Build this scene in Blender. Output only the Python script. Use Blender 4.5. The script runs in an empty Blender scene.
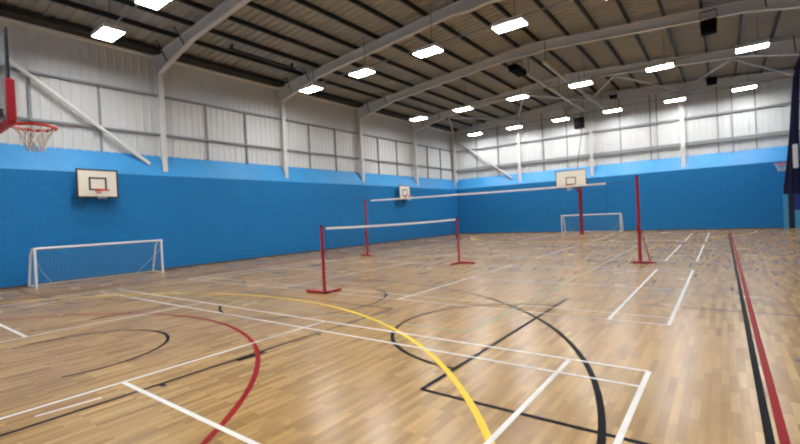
import bpy, math, random
from mathutils import Vector, Matrix
random.seed(7)
sc = bpy.context.scene
COL = sc.collection
PI = math.pi

# ------------------------------------------------------------------ materials
def s2l(c):
    c = c / 255.0
    return c / 12.92 if c <= .04045 else ((c + .055) / 1.055) ** 2.4
def rgb(r, g, b): return (s2l(r), s2l(g), s2l(b), 1)

def mat(name, col, rough=.5, metal=0.0, emit=None, strength=0.0, noise=.0, nscale=3.0, bump=0.0, bscale=60.0, spec=.5):
    m = bpy.data.materials.new(name); m.use_nodes = True
    nt = m.node_tree; b = nt.nodes['Principled BSDF']
    b.inputs['Base Color'].default_value = col
    b.inputs['Roughness'].default_value = rough
    b.inputs['Metallic'].default_value = metal
    b.inputs['Specular IOR Level'].default_value = spec
    if emit:
        b.inputs['Emission Color'].default_value = emit
        b.inputs['Emission Strength'].default_value = strength
    tc = nt.nodes.new('ShaderNodeTexCoord')
    if noise:
        n = nt.nodes.new('ShaderNodeTexNoise'); n.inputs['Scale'].default_value = nscale; n.inputs['Detail'].default_value = 4
        nt.links.new(tc.outputs['Object'], n.inputs['Vector'])
        mr = nt.nodes.new('ShaderNodeMapRange')
        mr.inputs['From Min'].default_value = .3; mr.inputs['From Max'].default_value = .7
        mr.inputs['To Min'].default_value = 1 - noise; mr.inputs['To Max'].default_value = 1 + noise
        nt.links.new(n.outputs['Fac'], mr.inputs['Value'])
        mx = nt.nodes.new('ShaderNodeVectorMath'); mx.operation = 'SCALE'
        mx.inputs[0].default_value = col[:3]
        nt.links.new(mr.outputs['Result'], mx.inputs['Scale'])
        nt.links.new(mx.outputs['Vector'], b.inputs['Base Color'])
    if bump:
        n2 = nt.nodes.new('ShaderNodeTexNoise'); n2.inputs['Scale'].default_value = bscale
        nt.links.new(tc.outputs['Object'], n2.inputs['Vector'])
        bp = nt.nodes.new('ShaderNodeBump'); bp.inputs['Strength'].default_value = bump; bp.inputs['Distance'].default_value = .01
        nt.links.new(n2.outputs['Fac'], bp.inputs['Height']); nt.links.new(bp.outputs['Normal'], b.inputs['Normal'])
    return m

def floor_mat():
    m = bpy.data.materials.new('oak_strip_floor'); m.use_nodes = True
    nt = m.node_tree; b = nt.nodes['Principled BSDF']; N = nt.nodes.new; L = nt.links.new
    tc = N('ShaderNodeTexCoord'); sep = N('ShaderNodeSeparateXYZ'); L(tc.outputs['Object'], sep.inputs[0])
    cmb = N('ShaderNodeCombineXYZ'); L(sep.outputs['Y'], cmb.inputs['X']); L(sep.outputs['X'], cmb.inputs['Y'])
    br = N('ShaderNodeTexBrick'); L(cmb.outputs[0], br.inputs['Vector'])
    br.offset = .37; br.offset_frequency = 3; br.squash = 1.0
    br.inputs['Scale'].default_value = 1
    br.inputs['Brick Width'].default_value = .45; br.inputs['Row Height'].default_value = .066
    br.inputs['Mortar Size'].default_value = .0009; br.inputs['Mortar Smooth'].default_value = .2
    br.inputs['Color1'].default_value = FLOOR_A; br.inputs['Color2'].default_value = FLOOR_B
    br.inputs['Mortar'].default_value = rgb(128, 98, 60)
    # long grain
    mp = N('ShaderNodeMapping'); mp.inputs['Scale'].default_value = (.45, 14, 1); L(cmb.outputs[0], mp.inputs['Vector'])
    n = N('ShaderNodeTexNoise'); n.inputs['Scale'].default_value = 1.0; n.inputs['Detail'].default_value = 1.5; L(mp.outputs[0], n.inputs['Vector'])
    n2 = N('ShaderNodeTexNoise'); n2.inputs['Scale'].default_value = .5; n2.inputs['Detail'].default_value = 2; L(cmb.outputs[0], n2.inputs['Vector'])
    mr = N('ShaderNodeMapRange'); mr.inputs['From Min'].default_value = .3; mr.inputs['From Max'].default_value = .7
    mr.inputs['To Min'].default_value = .86; mr.inputs['To Max'].default_value = 1.14; L(n.outputs['Fac'], mr.inputs['Value'])
    mr2 = N('ShaderNodeMapRange'); mr2.inputs['From Min'].default_value = .35; mr2.inputs['From Max'].default_value = .65
    mr2.inputs['To Min'].default_value = .93; mr2.inputs['To Max'].default_value = 1.07; L(n2.outputs['Fac'], mr2.inputs['Value'])
    mu = N('ShaderNodeMath'); mu.operation = 'MULTIPLY'; L(mr.outputs[0], mu.inputs[0]); L(mr2.outputs[0], mu.inputs[1])
    vm = N('ShaderNodeVectorMath'); vm.operation = 'SCALE'; L(br.outputs['Color'], vm.inputs[0]); L(mu.outputs[0], vm.inputs['Scale'])
    L(vm.outputs['Vector'], b.inputs['Base Color'])
    b.inputs['Roughness'].default_value = .3
    b.inputs['Specular IOR Level'].default_value = .5
    nb = N('ShaderNodeTexNoise'); nb.inputs['Scale'].default_value = .8; L(tc.outputs['Object'], nb.inputs['Vector'])
    rr = N('ShaderNodeMapRange'); rr.inputs['To Min'].default_value = .22; rr.inputs['To Max'].default_value = .3; L(nb.outputs['Fac'], rr.inputs['Value'])
    L(rr.outputs[0], b.inputs['Roughness'])
    return m

def block_mat(name, col, axis):
    m = bpy.data.materials.new(name); m.use_nodes = True
    nt = m.node_tree; b = nt.nodes['Principled BSDF']; N = nt.nodes.new; L = nt.links.new
    tc = N('ShaderNodeTexCoord'); sep = N('ShaderNodeSeparateXYZ'); L(tc.outputs['Object'], sep.inputs[0])
    cmb = N('ShaderNodeCombineXYZ'); L(sep.outputs[axis], cmb.inputs['X']); L(sep.outputs['Z'], cmb.inputs['Y'])
    br = N('ShaderNodeTexBrick'); L(cmb.outputs[0], br.inputs['Vector'])
    br.inputs['Scale'].default_value = 1; br.inputs['Brick Width'].default_value = .45; br.inputs['Row Height'].default_value = .225
    br.inputs['Mortar Size'].default_value = .008; br.inputs['Mortar Smooth'].default_value = .5
    c2 = tuple(x * .93 for x in col[:3]) + (1,); c3 = tuple(x * .78 for x in col[:3]) + (1,)
    br.inputs['Color1'].default_value = col; br.inputs['Color2'].default_value = c2; br.inputs['Mortar'].default_value = c3
    L(br.outputs['Color'], b.inputs['Base Color'])
    bp = N('ShaderNodeBump'); bp.inputs['Strength'].default_value = .6; bp.inputs['Distance'].default_value = .006; bp.invert = True
    L(br.outputs['Fac'], bp.inputs['Height']); L(bp.outputs['Normal'], b.inputs['Normal'])
    b.inputs['Roughness'].default_value = .6; b.inputs['Specular IOR Level'].default_value = .2
    return m

FLOOR_A = rgb(188, 150, 90); FLOOR_B = rgb(150, 114, 64)
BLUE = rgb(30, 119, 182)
LEDGE_LIT = rgb(60, 152, 214)  # wall blue made lighter: light on the upward slope is put into the colour
M = dict(
    floor=floor_mat(),
    block_y=block_mat('blue_block_y', BLUE, 'Y'), block_x=block_mat('blue_block_x', BLUE, 'X'),
    ledge=mat('blue_ledge_lit', LEDGE_LIT, .5, noise=.04, nscale=1.2),
    clad=mat('white_liner_sheet', rgb(203, 206, 207), .45, noise=.03, nscale=.8),
    deck=mat('grey_roof_deck', rgb(165, 164, 158), .55, noise=.05, nscale=.7),
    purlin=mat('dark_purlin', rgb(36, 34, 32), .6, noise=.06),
    steel=mat('pale_grey_steel', rgb(212, 212, 210), .5, noise=.03, nscale=1.5),
    rail=mat('grey_sheeting_rail', rgb(138, 140, 143), .5, noise=.05),
    trimgrey=mat('grey_eaves_trim', rgb(226, 226, 222), .5, noise=.03),
    tubewhite=mat('white_brace_paint', rgb(222, 222, 218), .45, noise=.03),
    tubegrey=mat('grey_brace_paint', rgb(188, 187, 184), .5, noise=.03),
    skirting=mat('dark_skirting_shadow', rgb(66, 66, 70), .5, noise=.05),  # shared by the far skirting and the left shadow strip
    red=mat('red_powder_coat', rgb(160, 14, 30), .42, noise=.05, nscale=8),
    redpad=mat('red_vinyl_pad', rgb(168, 12, 30), .42, bump=.15, bscale=25, noise=.04),
    maroon=mat('maroon_post_pad', rgb(122, 12, 38), .5, noise=.05),
    rim=mat('orange_red_rim', rgb(214, 62, 40), .35, noise=.04),
    cord=mat('white_cord', rgb(228, 226, 220), .8, noise=.04, nscale=30),
    tape=mat('white_net_tape', rgb(238, 240, 242), .7, noise=.02, nscale=20),
    netdark=mat('dark_net_cord', rgb(46, 52, 60), .8, noise=.05, nscale=30),
    white=mat('white_gloss_tube', rgb(228, 230, 232), .35, noise=.02),
    board=mat('cream_board', rgb(226, 222, 208), .4, noise=.02),
    boardblack=mat('black_board_line', rgb(30, 32, 38), .45, noise=.05),
    boarddark=mat('dark_grey_back', rgb(60, 62, 66), .5, noise=.05),
    bracket=mat('blue_bracket_paint', rgb(30, 100, 155), .5, noise=.04),
    housing=mat('fixture_housing', rgb(205, 205, 205), .45, noise=.03),
    lamp=mat('lamp_diffuser', rgb(240, 240, 240), .5, emit=(1, .985, .965, 1), strength=80.0),
    black=mat('black_plastic', rgb(9, 9, 10), .8, noise=.06, spec=.1),
    darkgrey=mat('dark_grey_metal', rgb(52, 54, 54), .5, noise=.06),
    navy=mat('navy_curtain_cloth', rgb(7, 9, 54), .85, bump=.2, bscale=40, noise=.08),
    navy2=mat('navy_door_paint', rgb(18, 26, 40), .5, noise=.05),
    lblue=mat('pale_blue_paint', rgb(72, 150, 190), .5, noise=.04),
    navypad=mat('navy_wall_pad', rgb(26, 44, 120), .5, noise=.05),
    pwhite=mat('white_line_paint', rgb(232, 228, 218), .4, noise=.04, nscale=6),
    pblack=mat('black_line_paint', rgb(12, 13, 20), .55, noise=.05, nscale=6, spec=.06),
    pred=mat('red_line_paint', rgb(142, 14, 16), .5, noise=.05, nscale=6, spec=.1),
    pyellow=mat('yellow_line_paint', rgb(240, 200, 10), .45, noise=.05, nscale=6),
    pgreen=mat('green_line_paint', rgb(140, 148, 98), .4, noise=.05, nscale=6),
    mark=mat('dark_floor_plate', rgb(58, 58, 62), .4, noise=.05),
)
def glass_mat():
    m = mat('clear_acrylic', rgb(235, 238, 240), .05)
    b = m.node_tree.nodes['Principled BSDF']
    b.inputs['Transmission Weight'].default_value = .85; b.inputs['IOR'].default_value = 1.2
    return m
M['glass'] = glass_mat()

# ------------------------------------------------------------------ mesh builder
class MB:
    def __init__(s): s.v = []; s.f = []
    def add(s, vs, fs):
        o = len(s.v); s.v += [tuple(x) for x in vs]; s.f += [tuple(i + o for i in f) for f in fs]; return s
    def box(s, x0, x1, y0, y1, z0, z1):
        return s.add([(x0,y0,z0),(x1,y0,z0),(x1,y1,z0),(x0,y1,z0),(x0,y0,z1),(x1,y0,z1),(x1,y1,z1),(x0,y1,z1)],
                     [(0,3,2,1),(4,5,6,7),(0,1,5,4),(1,2,6,5),(2,3,7,6),(3,0,4,7)])
    def bevbox(s, x0, x1, y0, y1, z0, z1, b):
        """box with its vertical and horizontal edges chamfered (8-sided in every section)"""
        P = []
        for (zz, ins) in ((z0, b), (z0 + b, 0), (z1 - b, 0), (z1, b)):
            a, c, d, e = x0 + ins, x1 - ins, y0 + ins, y1 - ins
            k = b * .6
            P += [(a+k,d,zz),(c-k,d,zz),(c,d+k,zz),(c,e-k,zz),(c-k,e,zz),(a+k,e,zz),(a,e-k,zz),(a,d+k,zz)]
        F = [tuple(range(7,-1,-1)), tuple(range(24,32))]
        for r in range(3):
            for i in range(8):
                j = (i+1) % 8
                F.append((r*8+i, r*8+j, r*8+8+j, r*8+8+i))
        return s.add(P, F)
    def tube(s, pts, r, n=8, closed=False, caps=True):
        pts = [Vector(p) for p in pts]; k = len(pts); rings = []; up0 = None
        for i, p in enumerate(pts):
            if closed: t = pts[(i+1) % k] - pts[i-1]
            else: t = pts[min(i+1, k-1)] - pts[max(i-1, 0)]
            t.normalize()
            if up0 is None:
                a = Vector((0,0,1)) if abs(t.z) < .9 else Vector((1,0,0))
                u = a - t * a.dot(t)
            else: u = up0 - t * up0.dot(t)
            u.normalize(); up0 = u; w = t.cross(u)
            rr = r[i] if isinstance(r, (list, tuple)) else r
            rings.append([p + (u*math.cos(2*PI*(j+.5)/n) + w*math.sin(2*PI*(j+.5)/n))*rr for j in range(n)])
        vs = [q for ring in rings for q in ring]; fs = []
        for i in range(k if closed else k-1):
            a = i*n; b = ((i+1) % k)*n
            for j in range(n): fs.append((a+j, a+(j+1)%n, b+(j+1)%n, b+j))
        if caps and not closed: fs += [tuple(range(n-1,-1,-1)), tuple(range((k-1)*n, k*n))]
        return s.add(vs, fs)
    def prism(s, poly, axis, a, b):
        """extrude a 2D polygon along axis: 'x' (poly in y,z), 'y' (poly in x,z), 'z' (poly in x,y)"""
        def P(u, v, w): return {'x': (w,u,v), 'y': (u,w,v), 'z': (u,v,w)}[axis]
        n = len(poly); vs = [P(u,v,a) for u,v in poly] + [P(u,v,b) for u,v in poly]
        fs = [tuple(range(n)), tuple(range(2*n-1, n-1, -1))] + [(i, n+i, n+(i+1)%n, (i+1)%n) for i in range(n)]
        return s.add(vs, fs)
    def build(s, name, material, parent=None, smooth=False, loc=None):
        me = bpy.data.meshes.new(name); me.from_pydata(s.v, [], s.f); me.update()
        import bmesh
        bm = bmesh.new(); bm.from_mesh(me); bmesh.ops.recalc_face_normals(bm, faces=bm.faces); bm.to_mesh(me); bm.free()
        me.materials.append(material)
        if smooth:
            for p in me.polygons: p.use_smooth = True
            try: me.set_sharp_from_angle(angle=math.radians(40))
            except Exception: pass
        o = bpy.data.objects.new(name, me); COL.objects.link(o)
        if parent: o.parent = parent
        if loc: o.location = loc
        return o

def tag(o, label, cat=None, group=None, kind=None):
    o['label'] = label
    if cat: o['category'] = cat
    if group: o['group'] = group
    if kind: o['kind'] = kind
    return o
def empty(name, loc, label, cat, group=None, rz=0):
    o = bpy.data.objects.new(name, None); COL.objects.link(o); o.empty_display_size = .2
    o.location = loc; o.rotation_euler = (0,0,rz)
    return tag(o, label, cat, group)
def children(o): return [c for c in bpy.data.objects if c.parent == o]
def copy_tree(o, parent=None):
    c = o.copy(); COL.objects.link(c)
    if parent: c.parent = parent
    for ch in children(o): copy_tree(ch, c)
    return c
def struct(mb, name, m, label, cat='building', smooth=False):
    return tag(mb.build(name, m, None, smooth), label, cat, None, 'structure')

# ------------------------------------------------------------------ dimensions (metres; viewpoint over the origin, Y along the hall)
XL, XLC = -18.4, -18.95         # left block face, left cladding
XR, XRC = 3.62, 4.17            # right block face, right cladding
YF, YFC = 32.9, 33.42           # far block face, far cladding
YN = -4.6                       # near wall
RX = -7.4                       # ridge
ZB, ZT = 3.87, 4.77             # top of block face, top of sloping ledge
def zr(x): return 9.12 + .08 * (11.55 - abs(x - RX))     # underside of roof deck
FRAMES = [2.35, 8.55, 14.8, 20.95, 27.15]
GABLE = 33.22

# ------------------------------------------------------------------ floor
f = MB(); f.add([(XL-.6,YN-.2,0),(XR+.6,YN-.2,0),(XR+.6,YFC+.2,0),(XL-.6,YFC+.2,0),(XL-.6,YN-.2,-.15),(XR+.6,YN-.2,-.15),(XR+.6,YFC+.2,-.15),(XL-.6,YFC+.2,-.15)],
                [(0,1,2,3),(4,7,6,5),(0,4,5,1),(1,5,6,2),(2,6,7,3),(3,7,4,0)])
floor = struct(f, 'floor', M['floor'], 'glossy oak strip sports hall floor with painted court lines', 'floor')

class Lines(MB):
    def __init__(s, z): super().__init__(); s.z = z
    def seg(s, x0, y0, x1, y1, w=.05):
        d = Vector((x1-x0, y1-y0)); d.normalize(); n = Vector((-d.y, d.x)) * w/2; z = s.z
        return s.add([(x0+n.x,y0+n.y,z),(x0-n.x,y0-n.y,z),(x1-n.x,y1-n.y,z),(x1+n.x,y1+n.y,z)], [(0,1,2,3)])
    def arc(s, cx, cy, r, a0, a1, w=.05, n=72):
        vs = []; fs = []
        for i in range(n+1):
            a = math.radians(a0 + (a1-a0)*i/n)
            for q in (r-w/2, r+w/2): vs.append((cx+q*math.cos(a), cy+q*math.sin(a), s.z))
        for i in range(n): fs.append((2*i, 2*i+1, 2*i+3, 2*i+2))
        return s.add(vs, fs)
    def rect(s, x0, y0, x1, y1, w=.05):
        h = w/2
        return s.seg(x0-h,y0,x1+h,y0,w).seg(x0-h,y1,x1+h,y1,w).seg(x0,y0,x0,y1,w).seg(x1,y0,x1,y1,w)

BX0, BX1 = -14.1, -.66          # badminton back lines
def badminton(y0, w, y1=None):
    l = Lines(.0034); y1 = y1 or y0 + 6.08; yc = (y0+y1)/2; nx = (BX0+BX1)/2
    cw = .045 if y0 < 0 else .028
    l.seg(BX0, y0, BX1, y0, cw).seg(BX0, y1, BX1, y1, .045 if y0 < 0 else .028).seg(BX0, y0, BX0, y1, .05).seg(BX1, y0, BX1, y1, .05)
    for y in (y0+.46, y1-.46): l.seg(BX0, y, BX1, y, .04 if y0 < 0 else .026)
    for x in (BX0+.78, BX1-.78): l.seg(x, y0, x, y1, w)
    for sgn, bx in ((-1, BX0), (1, BX1)):
        x = nx + sgn*1.95
        l.seg(x, y0, x, y1, .04); l.seg(x, yc, bx, yc, w if y0 < 0 else .03)
    return l
for y0, t in ((-1.15, 'white badminton court lines nearest the viewpoint'), (7.05, 'white badminton court lines under the low net'),
              (15.17, 'white badminton court lines beyond the tall net'), (23.3, 'white badminton court lines nearest the far wall')):
    o = badminton(y0, .05, 4.99 if y0 < 0 else None).build('badminton_marking', M['pwhite'], floor); o['label'] = t
# main basketball court, hoops on the centre line
l = Lines(.0018)
BL, BR, BN, BF = -15.0, .213, .42, 28.3
l.rect(BL, BN, BR, BF, .056); l.seg(BL, 14.36, BR, 14.36); l.arc(RX, 14.36, 1.8, 0, 360)
for yb, sg in ((BN, 1), (BF, -1)):
    hy = yb + sg*1.6
    ft = yb + sg*5.85
    for x in (RX-2.42, RX+2.42): l.seg(x, yb, x, ft, .05)
    l.seg(RX-2.42, ft, RX+2.42, ft, .05); l.arc(RX, ft, 1.76, 0, 360)
    l.arc(RX, hy+sg*.15, 6.74, 0 if sg > 0 else 180, 180 if sg > 0 else 360, .06)
    l.arc(RX-.05, hy-sg*.01, 1.21, -20 if sg > 0 else 160, 200 if sg > 0 else 380, .05)
    for x, s2 in ((RX-2.42, -1), (RX+2.42, 1)):
        l.seg(x+s2*.05, yb+sg*2.6, x+s2*.05, yb+sg*3.0, .11)
        for d in (1.7, 3.95): l.seg(x, yb+sg*d, x+s2*.12, yb+sg*d, .05)
o = l.build('basketball_marking', M['pblack'], floor); o['label'] = 'black basketball court lines along the hall'
# practice keys across the hall, below the wall boards
l = Lines(.0022)
for yc in (5.9, 24.9):
    for xf, xw, sg in ((-2.42, XR-.02, -1), (-12.45, XL+.02, 1)):
        for y in (yc-2.46, yc+2.46): l.seg(xf, y, xw, y, .05)
        l.seg(xf, yc-2.46, xf, yc+2.46, .05)
        l.arc(xf, yc, 1.8, 90 if sg < 0 else -90, 270 if sg < 0 else 90, .055)
o = l.build('practice_key_marking', M['pblack'], floor); o['label'] = 'dark lines of the keys below the wall hoops'
l = Lines(.0026)
l.seg(.295, YN+1.5, .295, 31.6, .06); l.seg(-15.1, YN+1.5, -15.1, 31.6, .075)
for cy, a0 in ((-1.01, 0), (29.7, 180)): l.arc(-7.626, cy, 5.1, a0, a0+180, .06)
o = l.build('football_marking', M['pred'], floor); o['label'] = 'red side lines and goal area curves'
l = Lines(.003)
l.arc(-7.97, -2.13, 8.24, 0, 180, .066, 110); l.arc(-6.83, 30.85, 8.24, 180, 360, .06, 110)
o = l.build('handball_marking', M['pyellow'], floor); o['label'] = 'yellow goal area lines'
l = Lines(.0014)
l.rect(-11.9, 5.45, -2.97, 23.3, .05); l.seg(-11.9, 14.36, -2.97, 14.36)
for y in (11.36, 17.36): l.seg(-11.9, y, -2.97, y, .04)
o = l.build('volleyball_marking', M['pgreen'], floor); o['label'] = 'faint green volleyball court lines'
l = Lines(.0016); l.seg(-5.2, 1.1, -5.14, 1.62, .026); o = l.build('tape_mark', M['pwhite'], floor); o['label'] = 'short stray white tape beside the black line'
# socket covers in the floor
for x, y, t in ((-9.15, 7.35, 'small dark floor socket cover left of the near red net post'), (-8.95, 12.85, 'small dark floor socket cover left of the far badminton post'),
                (-7.1, 16.6, 'small dark floor socket cover on open floor beyond the nets'), (.62, 6.07, 'small dark floor socket cover right of the red side line')):
    o = MB().prism([(x+.06*math.cos(k*PI/8), y+.06*math.sin(k*PI/8)) for k in range(16)], 'z', 0.0, .004).build('socket_cover', M['mark'], floor); o['label'] = t

# ------------------------------------------------------------------ walls: block below, sloping ledge, ribbed sheets above
def rib_profile(a, b, pitch=.3, depth=.02):
    out = []; t = a
    while t < b - 1e-6:
        for u, d in ((0, 0), (.68, 0), (.76, 1), (.92, 1)):
            q = t + u*pitch
            if q < b: out.append((q, d*depth))
        t += pitch
    out.append((b, 0)); return out
def side_wall(name, x, xc, y0, y1, sgn, t):
    w = MB(); w.box(min(x, xc)-(.15 if sgn > 0 else 0), max(x, xc)+(.15 if sgn < 0 else 0), y0, y1, 0, ZB)
    o = struct(w, name, M['block_y'], t, 'wall')
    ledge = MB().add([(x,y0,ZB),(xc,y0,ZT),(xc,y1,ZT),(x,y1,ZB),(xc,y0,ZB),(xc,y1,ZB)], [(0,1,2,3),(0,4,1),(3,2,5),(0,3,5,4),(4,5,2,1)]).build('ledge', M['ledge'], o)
    ledge['label'] = 'blue sloping ledge along the top of the wall, coloured lighter for the light on it'
    c = MB(); P = rib_profile(y0, y1); n = len(P)
    c.add([(xc+sgn*d, y, ZT-.05) for y, d in P] + [(xc+sgn*d, y, 8.98) for y, d in P], [(i, i+1, n+i+1, n+i) for i in range(n-1)])
    cl = c.build('cladding', M['clad'], o); cl['label'] = 'white ribbed cladding sheets above the blue wall'
    return o
wl = side_wall('wall_left', XL, XLC, YN, YFC, 1, 'long blue block wall with white ribbed cladding above on the left')
wr = side_wall('wall_right', XR, XRC, YN, YFC, -1, 'long blue block wall at the right edge of the hall')
def end_wall(name, y, yc, sgn, t):
    w = MB(); w.box(XL, XR, min(y,yc)-(.15 if sgn > 0 else 0), max(y,yc)+(.15 if sgn < 0 else 0), 0, ZB)
    o = struct(w, name, M['block_x'], t, 'wall')
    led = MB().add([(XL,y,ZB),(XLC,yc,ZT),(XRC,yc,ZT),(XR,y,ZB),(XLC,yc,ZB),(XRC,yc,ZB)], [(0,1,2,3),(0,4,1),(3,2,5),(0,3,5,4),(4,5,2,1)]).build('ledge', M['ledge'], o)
    led['label'] = 'blue sloping ledge along the top of the end wall, coloured lighter for the light on it'
    c = MB(); P = rib_profile(XLC, XRC); n = len(P)
    c.add([(x, yc+sgn*d, ZT-.05) for x, d in P] + [(x, yc+sgn*d, zr(x)+.06) for x, d in P], [(i, i+1, n+i+1, n+i) for i in range(n-1)])
    cl = c.build('cladding', M['clad'], o); cl['label'] = 'white ribbed cladding sheets of the gable'
    return o
wf = end_wall('wall_far', YF, YFC, -1, 'blue block end wall with white ribbed gable at the far end')
wn = end_wall('wall_near', YN+.02, YN-.5, 1, 'blue block end wall behind the viewpoint')

# roof deck: ribs run down the slope
P = rib_profile(YN-.6, YFC+.1, .333, .06); n = len(P); c = MB()
xs = [XLC-.15, RX, XRC+.15]
for a, b in ((0, 1), (1, 2)):
    c.add([(xs[a], y, zr(xs[a])-d+.06) for y, d in P] + [(xs[b], y, zr(xs[b])-d+.06) for y, d in P], [(i, i+1, n+i+1, n+i) for i in range(n-1)])
struct(c, 'ceiling', M['deck'], 'grey ribbed metal roof deck on two shallow slopes', 'ceiling')

# far baseboard, left shadow strip, rails and studs of the cladding
struct(MB().box(XL, XL+.02, YN+.1, YF-.02, 0.001, .07), 'base_shadow_left', M['skirting'], 'thin dark strip painted as the shadow line along the foot of the left wall', 'skirting')  # dark strip stands in for the shadow line where wall meets floor
struct(MB().box(XL+.03, 2.76, YF-.02, YF, 0.001, .07), 'baseboard_far', M['skirting'], 'thin dark skirting along the foot of the far wall', 'skirting')
tn = [0]
def trim(mb, m, label):
    tn[0] += 1
    return struct(mb, 'trim_%d' % tn[0], m, label, 'wall trim')
def zrail_y(x, s, z, y0, y1):    # Z section along Y on a side wall
    return MB().prism([(x, z+.03), (x+s*.15, z+.03), (x+s*.15, z-.05), (x+s*.14, z-.05), (x+s*.14, z+.02), (x, z+.02)], 'y', y0, y1)
for z, t in ((5.65, 'lower'), (7.28, 'upper')):
    trim(MB().box(XLC+.03, XLC+.17, YN, YFC-.1, z-.035, z+.035), M['rail'], t + ' grey horizontal rail across the left wall cladding')
    trim(MB().box(XRC-.17, XRC-.03, YN, YFC-.1, z-.035, z+.035), M['rail'], t + ' grey horizontal rail across the right wall cladding')
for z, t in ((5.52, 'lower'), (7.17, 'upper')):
    trim(MB().box(XLC+.1, XRC-.1, YFC-.18, YFC-.03, z-(.12 if z < 6 else .05), z+(.1 if z < 6 else .05)), M['rail'], t + ' grey horizontal rail across the far wall cladding')  # lower rail drawn taller so it takes in its shadow band
trim(MB().box(XLC, XLC+.16, YN, YFC-.1, 8.86, 8.98), M['trimgrey'], 'pale grey eaves strip along the top of the left wall')
trim(MB().box(XRC-.16, XRC, YN, YFC-.1, 8.86, 8.98), M['trimgrey'], 'pale grey eaves strip along the top of the right wall')
ords = ['first', 'second', 'third', 'fourth', 'fifth', 'sixth', 'seventh', 'eighth', 'ninth', 'tenth']
for i, y in enumerate((4.33, 6.4, 10.65, 12.7, 16.8, 18.9, 23.0, 25.1, 29.2, 31.2)):
    trim(MB().box(XLC+.03, XLC+.1, y-.035, y+.035, ZT-.05, 7.28), M['rail'], ords[i] + ' thin grey upright in the left wall cladding, counted from the near end')
for i, x in enumerate((-16.6, -14.65, -10.95, -9.15, -5.55, -3.72, -.1, 1.72)):
    trim(MB().box(x-.035, x+.035, YFC-.1, YFC-.03, ZT-.05, zr(x)-.6), M['rail'], ords[i] + ' thin grey upright in the far wall cladding, counted from the left')
for i, x in enumerate((-3.32, .62)):
    trim(MB().tube([(x, YFC-.2, zr(x)-.65), (x, YFC-.2, 5.2), (x, YFC-.22, ZT-.15)], .035, 8), M['rail'], ('left', 'right')[i] + ' of two grey conduits running down the far wall cladding')

# doorway in the far right corner
d = MB().box(2.76, 2.98, YF-.06, YF+.0, 0.001, 2.35).box(2.76, 3.58, YF-.06, YF, 2.2, 2.35)
do = struct(d, 'door_1', M['lblue'], 'dark door in a pale blue frame in the far right corner', 'door')
MB().box(2.98, 3.24, YF-.03, YF, 0.005, 2.2).build('leaf', M['navy2'], do)
MB().box(3.24, 3.58, YF-.045, YF, 0.001, 1.05).build('panel', M['lblue'], do)
MB().box(3.24, 3.58, YF-.045, YF, 1.05, 2.2).build('panel', M['navypad'], do)

# ------------------------------------------------------------------ steel portal frames
def i_beam(mb, poly_bot, poly_top, y, fw=.19, ft=.016, wt=.014):
    """I section lying in an XZ plane at y: web between two polylines, flanges along both"""
    n = len(poly_bot)
    for i in range(n-1):
        mb.prism([poly_bot[i], poly_bot[i+1], poly_top[i+1], poly_top[i]], 'y', y-wt/2, y+wt/2)
    for pl, sg in ((poly_bot, 1), (poly_top, -1)):
        for i in range(n-1):
            a = Vector(pl[i]); b = Vector(pl[i+1]); t = (b-a).normalized(); nn = Vector((-t.y, t.x))*ft
            mb.prism([tuple(a), tuple(b), tuple(b+nn*sg), tuple(a+nn*sg)], 'y', y-fw/2, y+fw/2)
    return mb
def ledge_z(dx): return ZB + (ZT-ZB) * dx / .55
def mx(x): return 2*RX - x     # mirror about the ridge
XI = XL - .12                  # inner face of the columns
def frame(y, label):
    root = empty('portal_frame', (RX, y, 0), label, 'steel frame', 'pale grey portal frames across the hall')
    for s in (0, 1):
        X = (lambda q: q) if s == 0 else mx
        # column, from the ledge to the rafter
        foot_i, foot_o = ledge_z(.12)-.04, ledge_z(.55)-.04
        i_beam(m_ := MB(), [(X(XI)-RX, foot_i), (X(XI)-RX, 8.17)], [(X(XLC+.05)-RX, foot_o), (X(XLC+.05)-RX, 8.9)], 0, .2)
        m_.build('column', M['steel'], root)
        # haunched rafter: bottom edge kinks where the haunch ends, apex haunch at the ridge
        xb = [XI, -15.7, -8.1, -7.4]
        zb = [8.17, zr(-15.7)-.6, zr(-8.1)-.6, zr(RX)-.72]
        xt = [XLC+.05, -15.7, -8.1, -7.4]
        zt_ = [zr(q)-.19 for q in xt]
        r = MB(); i_beam(r, [(X(a)-RX, b) for a, b in zip(xb, zb)], [(X(a)-RX, b) for a, b in zip(xt, zt_)], 0, .2)
        r.build('rafter', M['steel'], root)
        for q in (-17.6, -16.2):
            fz = zr(q)
            t = (q-XI)/(-15.7-XI); zlow = 8.17 + t*(zb[1]-8.17)
            for sy in (-1,):
                MB().tube([(X(q)-RX, sy*.5, fz-.1), (X(q-.1)-RX, sy*.1, zlow+.05)], .025, 6).build('fly_brace', M['darkgrey'], root)
    return root
fr_lab = ['pale grey steel portal frame nearest the viewpoint at the left edge',
          'pale grey portal frame whose left column stands right of the near wall hoop', 'pale grey portal frame over the badminton net, second column from the near end',
          'pale grey portal frame over the hall centre with black boxes below its ridge', 'pale grey portal frame next before the far gable']
for y, t in zip(FRAMES, fr_lab): frame(y, t)
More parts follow.
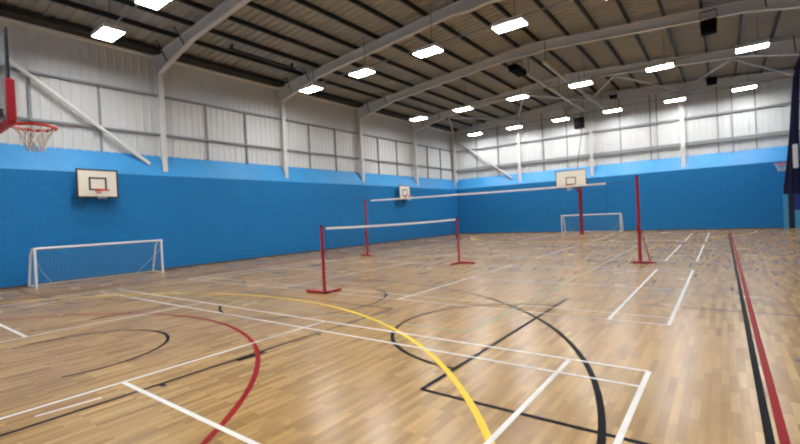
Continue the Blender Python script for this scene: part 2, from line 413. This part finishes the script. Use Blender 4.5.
# gable frame: corner columns, three posts, shallow rafters
root = empty('gable_frame', (RX, GABLE, 0), 'pale grey steel gable frame against the far wall', 'steel frame')
fy = lambda dy: ZB + (ZT-ZB) * dy / .52
for x in (XL-.2, -12.75, -7.4, -1.92, XR+.2):
    mb = MB(); y0, y1 = YF+.1-GABLE, YFC-.04-GABLE
    mb.box(x-RX-.11, x-RX+.11, y0, y0+.018, fy(.1)-.05, zr(x)-.6).box(x-RX-.009, x-RX+.009, y0, y1, fy(.5)-.25, zr(x)-.6).box(x-RX-.11, x-RX+.11, y1-.018, y1, fy(.5)-.1, zr(x)-.6)
    mb.build('post', M['steel'], root)
for s in (0, 1):
    X = (lambda q: q) if s == 0 else mx
    r = MB(); i_beam(r, [(X(XLC+.05)-RX, zr(XLC)-.62), (0, zr(RX)-.62)], [(X(XLC+.05)-RX, zr(XLC)-.19), (0, zr(RX)-.19)], -.05, .2)
    r.build('rafter', M['steel'], root)

# purlins
offs = [.5, 1.9, 3.15, 4.43, 5.7, 6.97, 8.24, 9.45]
pl = 0
def purlin(x, label, grp='dark purlins running along the roof'):
    z = zr(x)
    s = 1 if x < RX else -1
    o = MB().prism([(x-.035, z-.015), (x+.035, z-.015), (x+.035, z-.05), (x-.02, z-.05), (x-.02, z-.155), (x+.045, z-.155), (x+.045, z-.185), (x-.045, z-.185), (x-.045, z-.03)], 'y', YN-.3, YFC-.06).build('purlin', M['purlin'])
    return tag(o, label, 'purlin', grp)
for s, side in ((-1, 'left'), (1, 'right')):
    for i, d in enumerate(offs):
        purlin(RX+s*d, 'dark roof purlin, %s from the ridge on the %s slope' % (ords[i], side))
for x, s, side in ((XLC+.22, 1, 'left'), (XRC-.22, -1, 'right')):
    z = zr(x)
    o = MB().box(x-.14*1.2 if s > 0 else x-.5, x+.5 if s > 0 else x+.14*1.2, YN-.3, YFC-.08, z-.2, z-.02).build('eaves_beam_shade', M['purlin'])  # beam widened in dark purlin colour to stand for the eaves shade as well
    tag(o, 'deep dark eaves beam, widened to stand for eaves shade too, along the top of the %s wall' % side, 'beam')

# braces
def brace(p, q, r, m, label, grp=None, name='brace_tube'):
    c = (Vector(p)+Vector(q))/2
    a, b = Vector(p)-c, Vector(q)-c
    root = MB().tube([a, b], r, 12).build(name, m, None, True, c)
    return tag(root, label, 'brace', grp)
brace((XLC+.27, 2.45, 8.5), (XLC+.27, 8.0, 4.36), .075, M['tubewhite'], 'white diagonal brace tube on the near end of the left wall')
brace((XL-.25, YF+.2, 8.35), (-13.45, YF+.2, 4.38), .075, M['tubegrey'], 'grey diagonal brace tube on the far wall beside the left corner')
nodes = [(XL-.1, GABLE-.15), (-15.6, 27.18), (-12.75, GABLE-.15), (-10.0, 27.18), (-7.4, GABLE-.15), (-4.7, 27.18), (-1.92, GABLE-.15), (.6, 27.18), (XR+.1, GABLE-.15)]
for i in range(8):
    (x0, y0), (x1, y1) = nodes[i], nodes[i+1]
    brace((x0, y0, zr(x0)-.66), (x1, y1, zr(x1)-.66), .06, M['tubegrey'], '%s of the grey zigzag roof braces before the far gable, counted from the left' % ords[i], 'zigzag roof braces before the far wall')
for x, y0, t in ((-6.53, 20.5, 'right'), (-7.71, 21.5, 'left')):
    o = MB().box(x-.05, x+.05, y0, 32.75, 8.6, 8.72).build('track_rail', M['tubegrey'])
    for yy in (y0+.3, 26.9, 32.5): MB().box(x-.012, x+.012, yy-.012, yy+.012, 8.72, zr(x)-.2).build('hanger', M['darkgrey'], o)
    tag(o, '%s of two pale rails hung below the ridge towards the far wall' % t, 'rail', 'two pale rails hung below the ridge')
# cable drop
o = MB().tube([(-7.85, 32.5, 8.6), (-7.9, 32.5, 7.0), (-8.2, 32.4, 5.0), (-8.25, 32.4, 4.2)], .025, 6).build('hanging_cable', M['darkgrey'], None, True)
tag(o, 'thin dark cable hanging behind the far basketball board', 'cable')

# black units under the roof
def unit(name, loc, sx, sy, sz, label, hang):
    r = empty(name, loc, label, 'speaker', 'black units hung from the roof')
    MB().bevbox(-sx/2, sx/2, -sy/2, sy/2, -sz/2, sz/2, .03).build('cabinet', M['black'], r)
    g = MB()
    g.box(-sx/2+.05, sx/2-.05, -sy/2-.012, -sy/2, -sz/2+.05, sz/2-.05); g.build('grille', M['black'], r)
    h = MB(); h.box(-sx/2-.02, -sx/2, -.04, .04, -.03, hang).box(sx/2, sx/2+.02, -.04, .04, -.03, hang).box(-sx/2-.02, sx/2+.02, -.04, .04, hang-.02, hang)
    h.build('bracket', M['darkgrey'], r); return r
unit('hanging_speaker', (-.22, 20.55, 8.42), .5, .4, .5, 'black box hung below the central frame on the right slope', .62)
unit('hanging_speaker', (-.3, 32.1, 8.95), .5, .35, .4, 'black box hung high before the far gable on the right', .25)
unit('hanging_speaker', (-5.67, 32.1, 9.12), .45, .35, .22, 'small flat black box hung high before the far gable near the ridge', .25)
unit('hanging_speaker', (-7.95, 32.2, 7.75), .62, .4, .75, 'large black box low on the far gable below the ridge', .6)
unit('hanging_speaker', (-7.95, 20.9, 8.72), .45, 1.3, .3, 'long black box below the ridge at the near end of the pale rails', .45)
# cable tray by the near left roof bay and two lines on the right
o = MB().box(-16.1, -15.95, 10.2, 13.6, 8.93, 9.0).box(-16.1, -15.95, 10.3, 10.34, 9.0, 9.2).box(-16.1, -15.95, 13.4, 13.44, 9.0, 9.2).build('cable_tray', M['purlin'])
tag(o, 'dark cable tray under the left roof slope between the first two columns', 'cable tray')

# ------------------------------------------------------------------ lights
LX = [-15.75, -12.45, -9.0, -5.65, -2.15, 1.18]
LY = [(-2.9, 'behind the viewpoint'), (5.7, 'nearest the viewpoint'), (14.3, 'over the badminton net'), (23.5, 'beyond the hall centre'), (31.55, 'along the far wall')]
LZ = 8.1
proto = None
for y, row in LY:
    tr = MB().box(LX[0]-1.2, LX[-1]+1.2, y-.016, y+.016, LZ+.16, LZ+.2).build('light_trunking', M['rail'])
    for x in LX:
        MB().box(x+.2-.008, x+.2+.008, y-.008, y+.008, LZ+.2, zr(x+.2)-.02).build('drop_rod', M['darkgrey'], tr)
    tag(tr, 'thin straight lighting rail of the row %s' % row, 'lighting rail', 'lighting rails')
    for i, x in enumerate(LX):
        lab = 'bright rectangular high bay light, %s from the left in the row %s' % (ords[i], row)
        if proto is None:
            r = empty('high_bay_light', (x, y, LZ), lab, 'ceiling light', 'high bay lights')
            h = MB().bevbox(-.54, .54, -.31, .31, .03, .12, .02)
            h.box(-.54, .54, -.31, -.295, -.035, .035).box(-.54, .54, .295, .31, -.035, .035).box(-.54, -.525, -.295, .295, -.035, .035).box(.525, .54, -.295, .295, -.035, .035)
            h.build('housing', M['housing'], r)
            MB().bevbox(-.52, .52, -.29, .29, -.03, .03, .015).build('diffuser', M['lamp'], r)
            for dx in (-.4, .4): MB().box(dx-.02, dx+.02, -.03, .03, .12, .16).build('hook', M['darkgrey'], r)
            proto = r
        else:
            r = copy_tree(proto); r.location = (x, y, LZ); r['label'] = lab

# ------------------------------------------------------------------ basketball
def ring(mb, cx, cy, cz, r, t, n=32): return mb.tube([(cx+r*math.cos(2*PI*i/n), cy+r*math.sin(2*PI*i/n), cz) for i in range(n)], t, 8, True)
def basket_net(mb, cx, cy, cz, r0, r1, h, n=12, rows=4, t=.006):
    for sg in (1, -1):
        for k in range(n):
            pts = []
            for j in range(rows+1):
                u = j/rows; a = 2*PI*(k + sg*.5*j)/n
                r = r0 + (r1-r0)*(1-(1-u)**1.6)
                pts.append((cx+r*math.cos(a), cy+r*math.sin(a), cz-h*u))
            mb.tube(pts, t, 5)
    return mb
def rect_frame(mb, w, z0, z1, y0, y1, t):      # frame in XZ
    return mb.box(-w/2, w/2, y0, y1, z1-t, z1).box(-w/2, w/2, y0, y1, z0, z0+t).box(-w/2, -w/2+t, y0, y1, z0+t, z1-t).box(w/2-t, w/2, y0, y1, z0+t, z1-t)
def big_hoop(loc, rz, label, clear):
    """free-standing goal; local: ring towards +Y, board face at y=0, post behind"""
    r = empty('basketball_goal', loc, label, 'basketball hoop', None, rz)
    zb = 3.0
    b = MB().box(-.9, .9, -.03, 0, zb, zb+1.08).build('backboard', M['glass' if clear else 'board'], r)
    rect_frame(MB(), 1.82, zb-.01, zb+1.09, -.022, .003, .04).build('border', M['boardblack'], b)
    rect_frame(MB(), .6, zb+.2, zb+.66, 0, .006, .05).build('target_square', M['boardblack' if not clear else 'board'], b)
    pad = MB().bevbox(-.95, .95, -.05, .035, zb-.03, zb+.05, .02)
    for s in (-1, 1): pad.bevbox(s*.92-.04, s*.92+.04, -.05, .035, zb-.01, zb+.5, .02)
    p = pad.build('edge_padding', M['redpad' if clear else 'boarddark'], b)
    p['label'] = 'red padding along the bottom and lower sides of the board' if clear else 'dark padding along the bottom and lower sides of the board'
    # steel frame behind the board
    MB().box(-.75, .75, -.13, -.045, zb+.08, zb+.18).box(-.75, .75, -.13, -.045, zb+.62, zb+.72).box(-.55, -.45, -.13, -.045, zb+.18, zb+.62).box(.45, .55, -.13, -.045, zb+.18, zb+.62).build('mount', M['boarddark'], r)
    q = MB(); ring(q, 0, .41, zb+.15, .232, .021); q.box(-.09, .09, 0, .02, zb+.06, zb+.18).box(-.07, .07, .02, .19, zb+.135, zb+.155)
    q.tube([(-.07, .02, zb+.07), (-.1, .19, zb+.145)], .01, 6).tube([(.07, .02, zb+.07), (.1, .19, zb+.145)], .01, 6)
    rm = q.build('rim', M['rim'], r, True)
    basket_net(MB(), 0, .41, zb+.14, .225, .095, .31).build('net', M['cord'], rm, True)
    # arm and post
    MB().tube([(0, -2.05, zb-.1), (0, -.13, zb+.13)], .07, 8).tube([(0, -2.05, zb-.5), (0, -.13, zb+.65)], .045, 8).build('arm', M['red'], r, True)
    MB().bevbox(-.1, .1, -2.15, -1.95, 0.001, zb+.1, .03).build('post', M['maroon'], r)
    return r
big_hoop((RX, 1.32, 0), 0, 'near basketball goal with red padded board edge at the left side', True)
big_hoop((RX, 27.45, 0), PI, 'free-standing basketball goal on a red post before the far wall', False)

def wall_hoop(x, y, sgn, label, so=.422):
    """practice board fixed to a side wall; sgn +1 faces +X"""
    r = empty('practice_hoop', (x, y, 0), label, 'basketball hoop', 'practice hoops on the side walls', -PI/2 if sgn > 0 else PI/2)
    z0, z1 = 2.93, 3.92
    b = MB().box(-.63, .63, -.02, 0, z0, z1).build('backboard', M['board'], r)
    rect_frame(MB(), 1.3, z0-.02, z1+.02, -.03, .005, .055).build('border', M['boardblack'], b)
    rect_frame(MB(), .56, z0+.25, z0+.72, 0, .005, .06).build('target_square', M['boardblack'], b)
    q = MB(); ring(q, 0, .36, z0+.24, .225, .018); q.box(-.08, .08, 0, .02, z0+.14, z0+.28).box(-.06, .06, .02, .14, z0+.23, z0+.25)
    rm = q.build('rim', M['rim'], r, True)
    basket_net(MB(), 0, .36, z0+.23, .222, .12, .3, t=.003).build('net', M['cord'], rm, True)
    for s in (-.4, .4):
        k = MB()
        k.tube([(s, -.03, z0+.7), (s, -so, z0+.7)], .025, 6).tube([(s, -.03, z0+.12), (s, -so, z0+.12)], .025, 6).tube([(s, -.03, z0+.12), (s, -so, z0-.35)], .02, 6).box(s-.03, s+.03, -so-.02, -so, z0-.5, z0+.85)
        k.build('bracket', M['bracket'], r, True)
    return r
wall_hoop(XL+.45, 5.9, 1, 'white practice board with red ring on the left wall above the goal')
wall_hoop(XL+.45, 24.6, 1, 'white practice board far down the left wall near the corner')
wall_hoop(2.37, 23.9, -1, 'practice hoop on the right wall beside the navy curtain', XR-2.37-.03)

# ------------------------------------------------------------------ goals
def goal(loc, rz, label):
    """opening towards +Y (local), width along X"""
    r = empty('football_goal', loc, label, 'goal', 'white five-a-side goals', rz)
    W, H, D = 3.82/2, 1.25, .82; t = .036
    for s in (-1, 1): MB().tube([(s*W, 0, .002), (s*W, 0, H)], t, 12).build('goal_post', M['white'], r, True)
    MB().tube([(-W-t, 0, H), (W+t, 0, H)], t, 12).build('crossbar', M['white'], r, True)
    for s in (-1, 1):
        MB().tube([(s*W, -.02, H-.0), (s*W, -.3, H-.02), (s*W, -.5, H-.2), (s*W, -D, .05)], .028, 8).tube([(s*W, 0, .035), (s*W, -D, .035)], .028, 8).build('side_frame', M['white'], r, True)
    MB().tube([(-W, -D, .035), (W, -D, .035)], .014, 8).build('rear_bar', M['white'], r, True)
    nt = MB(); prof = [(0, H-.03), (-.22, H-.12), (-.42, H-.42), (-.58, .55), (-.7, .2), (-D+.02, .04)]
    n = 36
    for i in range(n+1):
        x = -W + 2*W*i/n; nt.tube([(x, a, b) for a, b in prof], .0009, 4)
    fine = []
    for (a, b), (c, d) in zip(prof, prof[1:]):
        L = math.hypot(c-a, d-b); k = max(1, round(L/.1))
        for j in range(k): fine.append((a+(c-a)*j/k, b+(d-b)*j/k))
    for a, b in fine: nt.tube([(-W, a, b), (W, a, b)], .0009, 4)
    for s in (-1, 1):
        for a, b in fine: nt.tube([(s*W, a, b), (s*W, -.0, b)], .0009, 4)
        for k in range(1, 6):
            yy = -.12*k
            zz = H - .05 - max(0, (k-1.5))*.22
            nt.tube([(s*W, yy, .05), (s*W, yy, max(.1, zz))], .0009, 4)
    nn = nt.build('net', M['cord'], r)
    for s in (-1, 1): MB().tube([(s*W, -.06, .95), (s*(W-.25), -.45, .5), (s*(W-.6), -D+.02, .04)], .006, 6).build('edge_cord', M['cord'], nn, True)
    return r
goal((XL+1.06, 5.79, 0), -PI/2, 'white goal against the blue left wall below the practice board')
goal((-7.4, 31.75, 0), PI, 'white goal before the far wall behind the red post')

# ------------------------------------------------------------------ nets
def badminton_post(loc, rz, label):
    r = empty('badminton_post', loc, label, 'net post', 'red badminton posts', rz)
    MB().tube([(0,0,.03),(0,0,1.57)], .036, 12).build('pole', M['red'], r, True)
    MB().bevbox(-.05, .05, -.05, .5, .012, .065, .012).build('foot', M['red'], r)
    MB().bevbox(-.6, .05, -.05, .05, .012, .075, .012).build('foot', M['red'], r)
    for x, y in ((-.54, 0), (0, .44)):
        MB().tube([(x-.02, y, .03), (x+.02, y, .03)], .03, 10).build('wheel', M['black'], r)
    MB().tube([(0,0,1.57),(0,0,1.595)], .042, 12).build('cap', M['black'], r, True)
    MB().box(-.02, .02, .035, .06, .9, 1.0).build('cleat', M['darkgrey'], r)
    return r
P1 = (-7.46, 6.88); P2 = (-7.38, 13.12)
badminton_post(P1+(0,), 0, 'short red badminton post at the near end of the low net')
badminton_post(P2+(0,), PI, 'short red badminton post at the far end of the low net')
def net(name, a, b, za, zb, drop, sag, gap, cell, tape, label, mtape, thr=.0014, gap2=None):
    """net between two points; za, zb = tape height at each end"""
    a = Vector((a[0], a[1], 0)); b = Vector((b[0], b[1], 0)); d = b-a; L = d.length; t = d/L
    c = (a+b)/2
    r = empty(name, c, label, 'net')
    def P(u, v):   # u 0..1 along, v metres below the tape top
        z = za + (zb-za)*u - sag*4*u*(1-u)
        q = a + d*u - c; return (q.x, q.y, z-v)
    u0, u1 = gap/L, 1-(gap2 or gap)/L
    n = max(2, round((u1-u0)*L/cell)); m = round(drop/cell)
    us = [u0+(u1-u0)*i/24 for i in range(25)]
    nb = MB()
    for i in range(n+1):
        u = u0+(u1-u0)*i/n; nb.tube([P(u, tape*.5), P(u, drop)], thr, 4)
    for j in range(1, m+1): nb.tube([P(u, drop*j/m) for u in us], thr, 4)
    nb.build('netting', M['netdark'], r)
    tp = MB(); w = Vector((-t.y, t.x, 0))*.006
    vs = []
    for u in us:
        p0 = Vector(P(u, 0)); p1 = Vector(P(u, tape)); vs += [p0+w, p0-w, p1-w, p1+w]
    fs = []
    for i in range(len(us)-1):
        for k in range(4): fs.append((4*i+k, 4*i+(k+1)%4, 4*i+4+(k+1)%4, 4*i+4+k))
    fs += [(0,1,2,3), tuple(4*len(us)-4+k for k in range(4))]
    tp.add(vs, fs); tp.build('tape', mtape, r)
    MB().tube([P(0, .02), P(u0, .02)], .005, 5).tube([P(u1, .02), P(1, .02)], .005, 5).build('cord', M['netdark'], r)
    MB().tube([P(u, drop) for u in us], .006, 5).tube([P(u0, 0), P(u0, drop)], .008, 5).tube([P(u1, 0), P(u1, drop)], .008, 5).build('edge_cord', M['netdark'], r)
    return r
net('badminton_net', P1, P2, 1.55, 1.56, .74, .03, .12, .04, .055, 'low badminton net with white tape between the two short red posts', M['tape'], .0011)
def volley_post(loc, sgn, label):
    r = empty('volleyball_post', loc, label, 'net post', 'tall red volleyball posts')
    MB().tube([(0,0,.02),(0,0,2.58)], .045, 12).build('pole', M['red'], r, True)
    MB().tube([(0,0,1.16),(sgn*.26,0,.06)], .016, 8).build('strut', M['red'], r, True)
    MB().bevbox(-.2 if sgn > 0 else -.36, .36 if sgn > 0 else .2, -.1, .1, .002, .06, .012).build('base', M['red'], r)
    MB().tube([(0,0,2.58),(0,0,2.6)], .05, 12).build('cap', M['black'], r, True)
    MB().bevbox(-.05, .05, -.1, -.045, .95, 1.15, .01).build('winch', M['red'], r)
    return r
V1 = (-13.08, 14.82); V2 = (-2.02, 14.5)
volley_post(V1+(0,), -1, 'tall red volleyball post near the blue left wall')
volley_post(V2+(0,), 1, 'tall red volleyball post on the right with diagonal strut')
net('volleyball_net', V1, V2, 2.55, 2.47, 1.0, .02, .35, .1, .06, 'long high volleyball net with white tape between the tall red posts', M['tape'], .0016, .85)

# ------------------------------------------------------------------ navy curtain, gathered and tied up
prof = [(7.1, 2.52, .02), (6.75, 2.45, .05), (6.3, 2.37, .085), (5.4, 2.31, .105), (4.2, 2.25, .125), (3.2, 2.2, .17), (2.5, 2.19, .23), (2.05, 2.18, .275), (1.88, 2.18, .275)]
c = MB(); n = 60; vs = []
for z, x, w in prof:
    for i in range(n):
        a = 2*PI*i/n; k = 1 + .16*math.sin(9*a) + .07*math.sin(14*a+1)
        vs.append((x-2.3+w*k*math.cos(a), w*.6*k*math.sin(a), z))
fs = []
for r_ in range(len(prof)-1):
    for i in range(n): fs.append((r_*n+i, r_*n+(i+1)%n, (r_+1)*n+(i+1)%n, (r_+1)*n+i))
fs += [tuple(range(n)), tuple(range((len(prof)-1)*n, len(prof)*n))]
cr = empty('divider_curtain', (2.3, 22.2, 0), 'navy divider curtain gathered into a hanging bundle at the right edge', 'curtain')
c.add(vs, fs).build('cloth', M['navy'], cr, True)
MB().bevbox(-.12, .03, -.15, -.07, 2.85, 3.75, .02).build('label_patch', M['cord'], cr)['label'] = 'pale upright patch on the navy cloth'
MB().tube([(.18, 0, 7.0), (.5, 0, 9.25)], .025, 8).build('hanger', M['darkgrey'], cr)

# ------------------------------------------------------------------ camera, world, colour
W = bpy.data.worlds.new('World'); sc.world = W; W.use_nodes = True
W.node_tree.nodes['Background'].inputs['Color'].default_value = (.02, .02, .02, 1)
f_px, yaw, pit, rol = 429.991279, .644714684, -.0111195014, -.0475729183
cy, sy = math.cos(yaw), math.sin(yaw)
fw = Vector((-sy*math.cos(pit), cy*math.cos(pit), math.sin(pit)))
r0 = Vector((cy, sy, 0)); u0 = r0.cross(fw)
rt = r0*math.cos(rol) + u0*math.sin(rol); up = u0*math.cos(rol) - r0*math.sin(rol)
cam = bpy.data.cameras.new('Camera'); cam.sensor_width = 36; cam.lens = f_px/800*36; cam.clip_end = 200; cam.clip_start = .05
co = bpy.data.objects.new('Camera', cam); COL.objects.link(co)
co.matrix_world = Matrix(((rt.x, up.x, -fw.x, 0), (rt.y, up.y, -fw.y, 0), (rt.z, up.z, -fw.z, 1.70), (0,0,0,1)))
sc.camera = co
vs_ = sc.view_settings; vs_.view_transform = 'Standard'; vs_.look = 'None'; vs_.gamma = 1; vs_.use_curve_mapping = False
vs_.exposure = 0.0
sc.cycles.filter_width = 2.2
sc.cycles.max_bounces = 8; sc.cycles.diffuse_bounces = 5; sc.cycles.caustics_reflective = False; sc.cycles.caustics_refractive = False
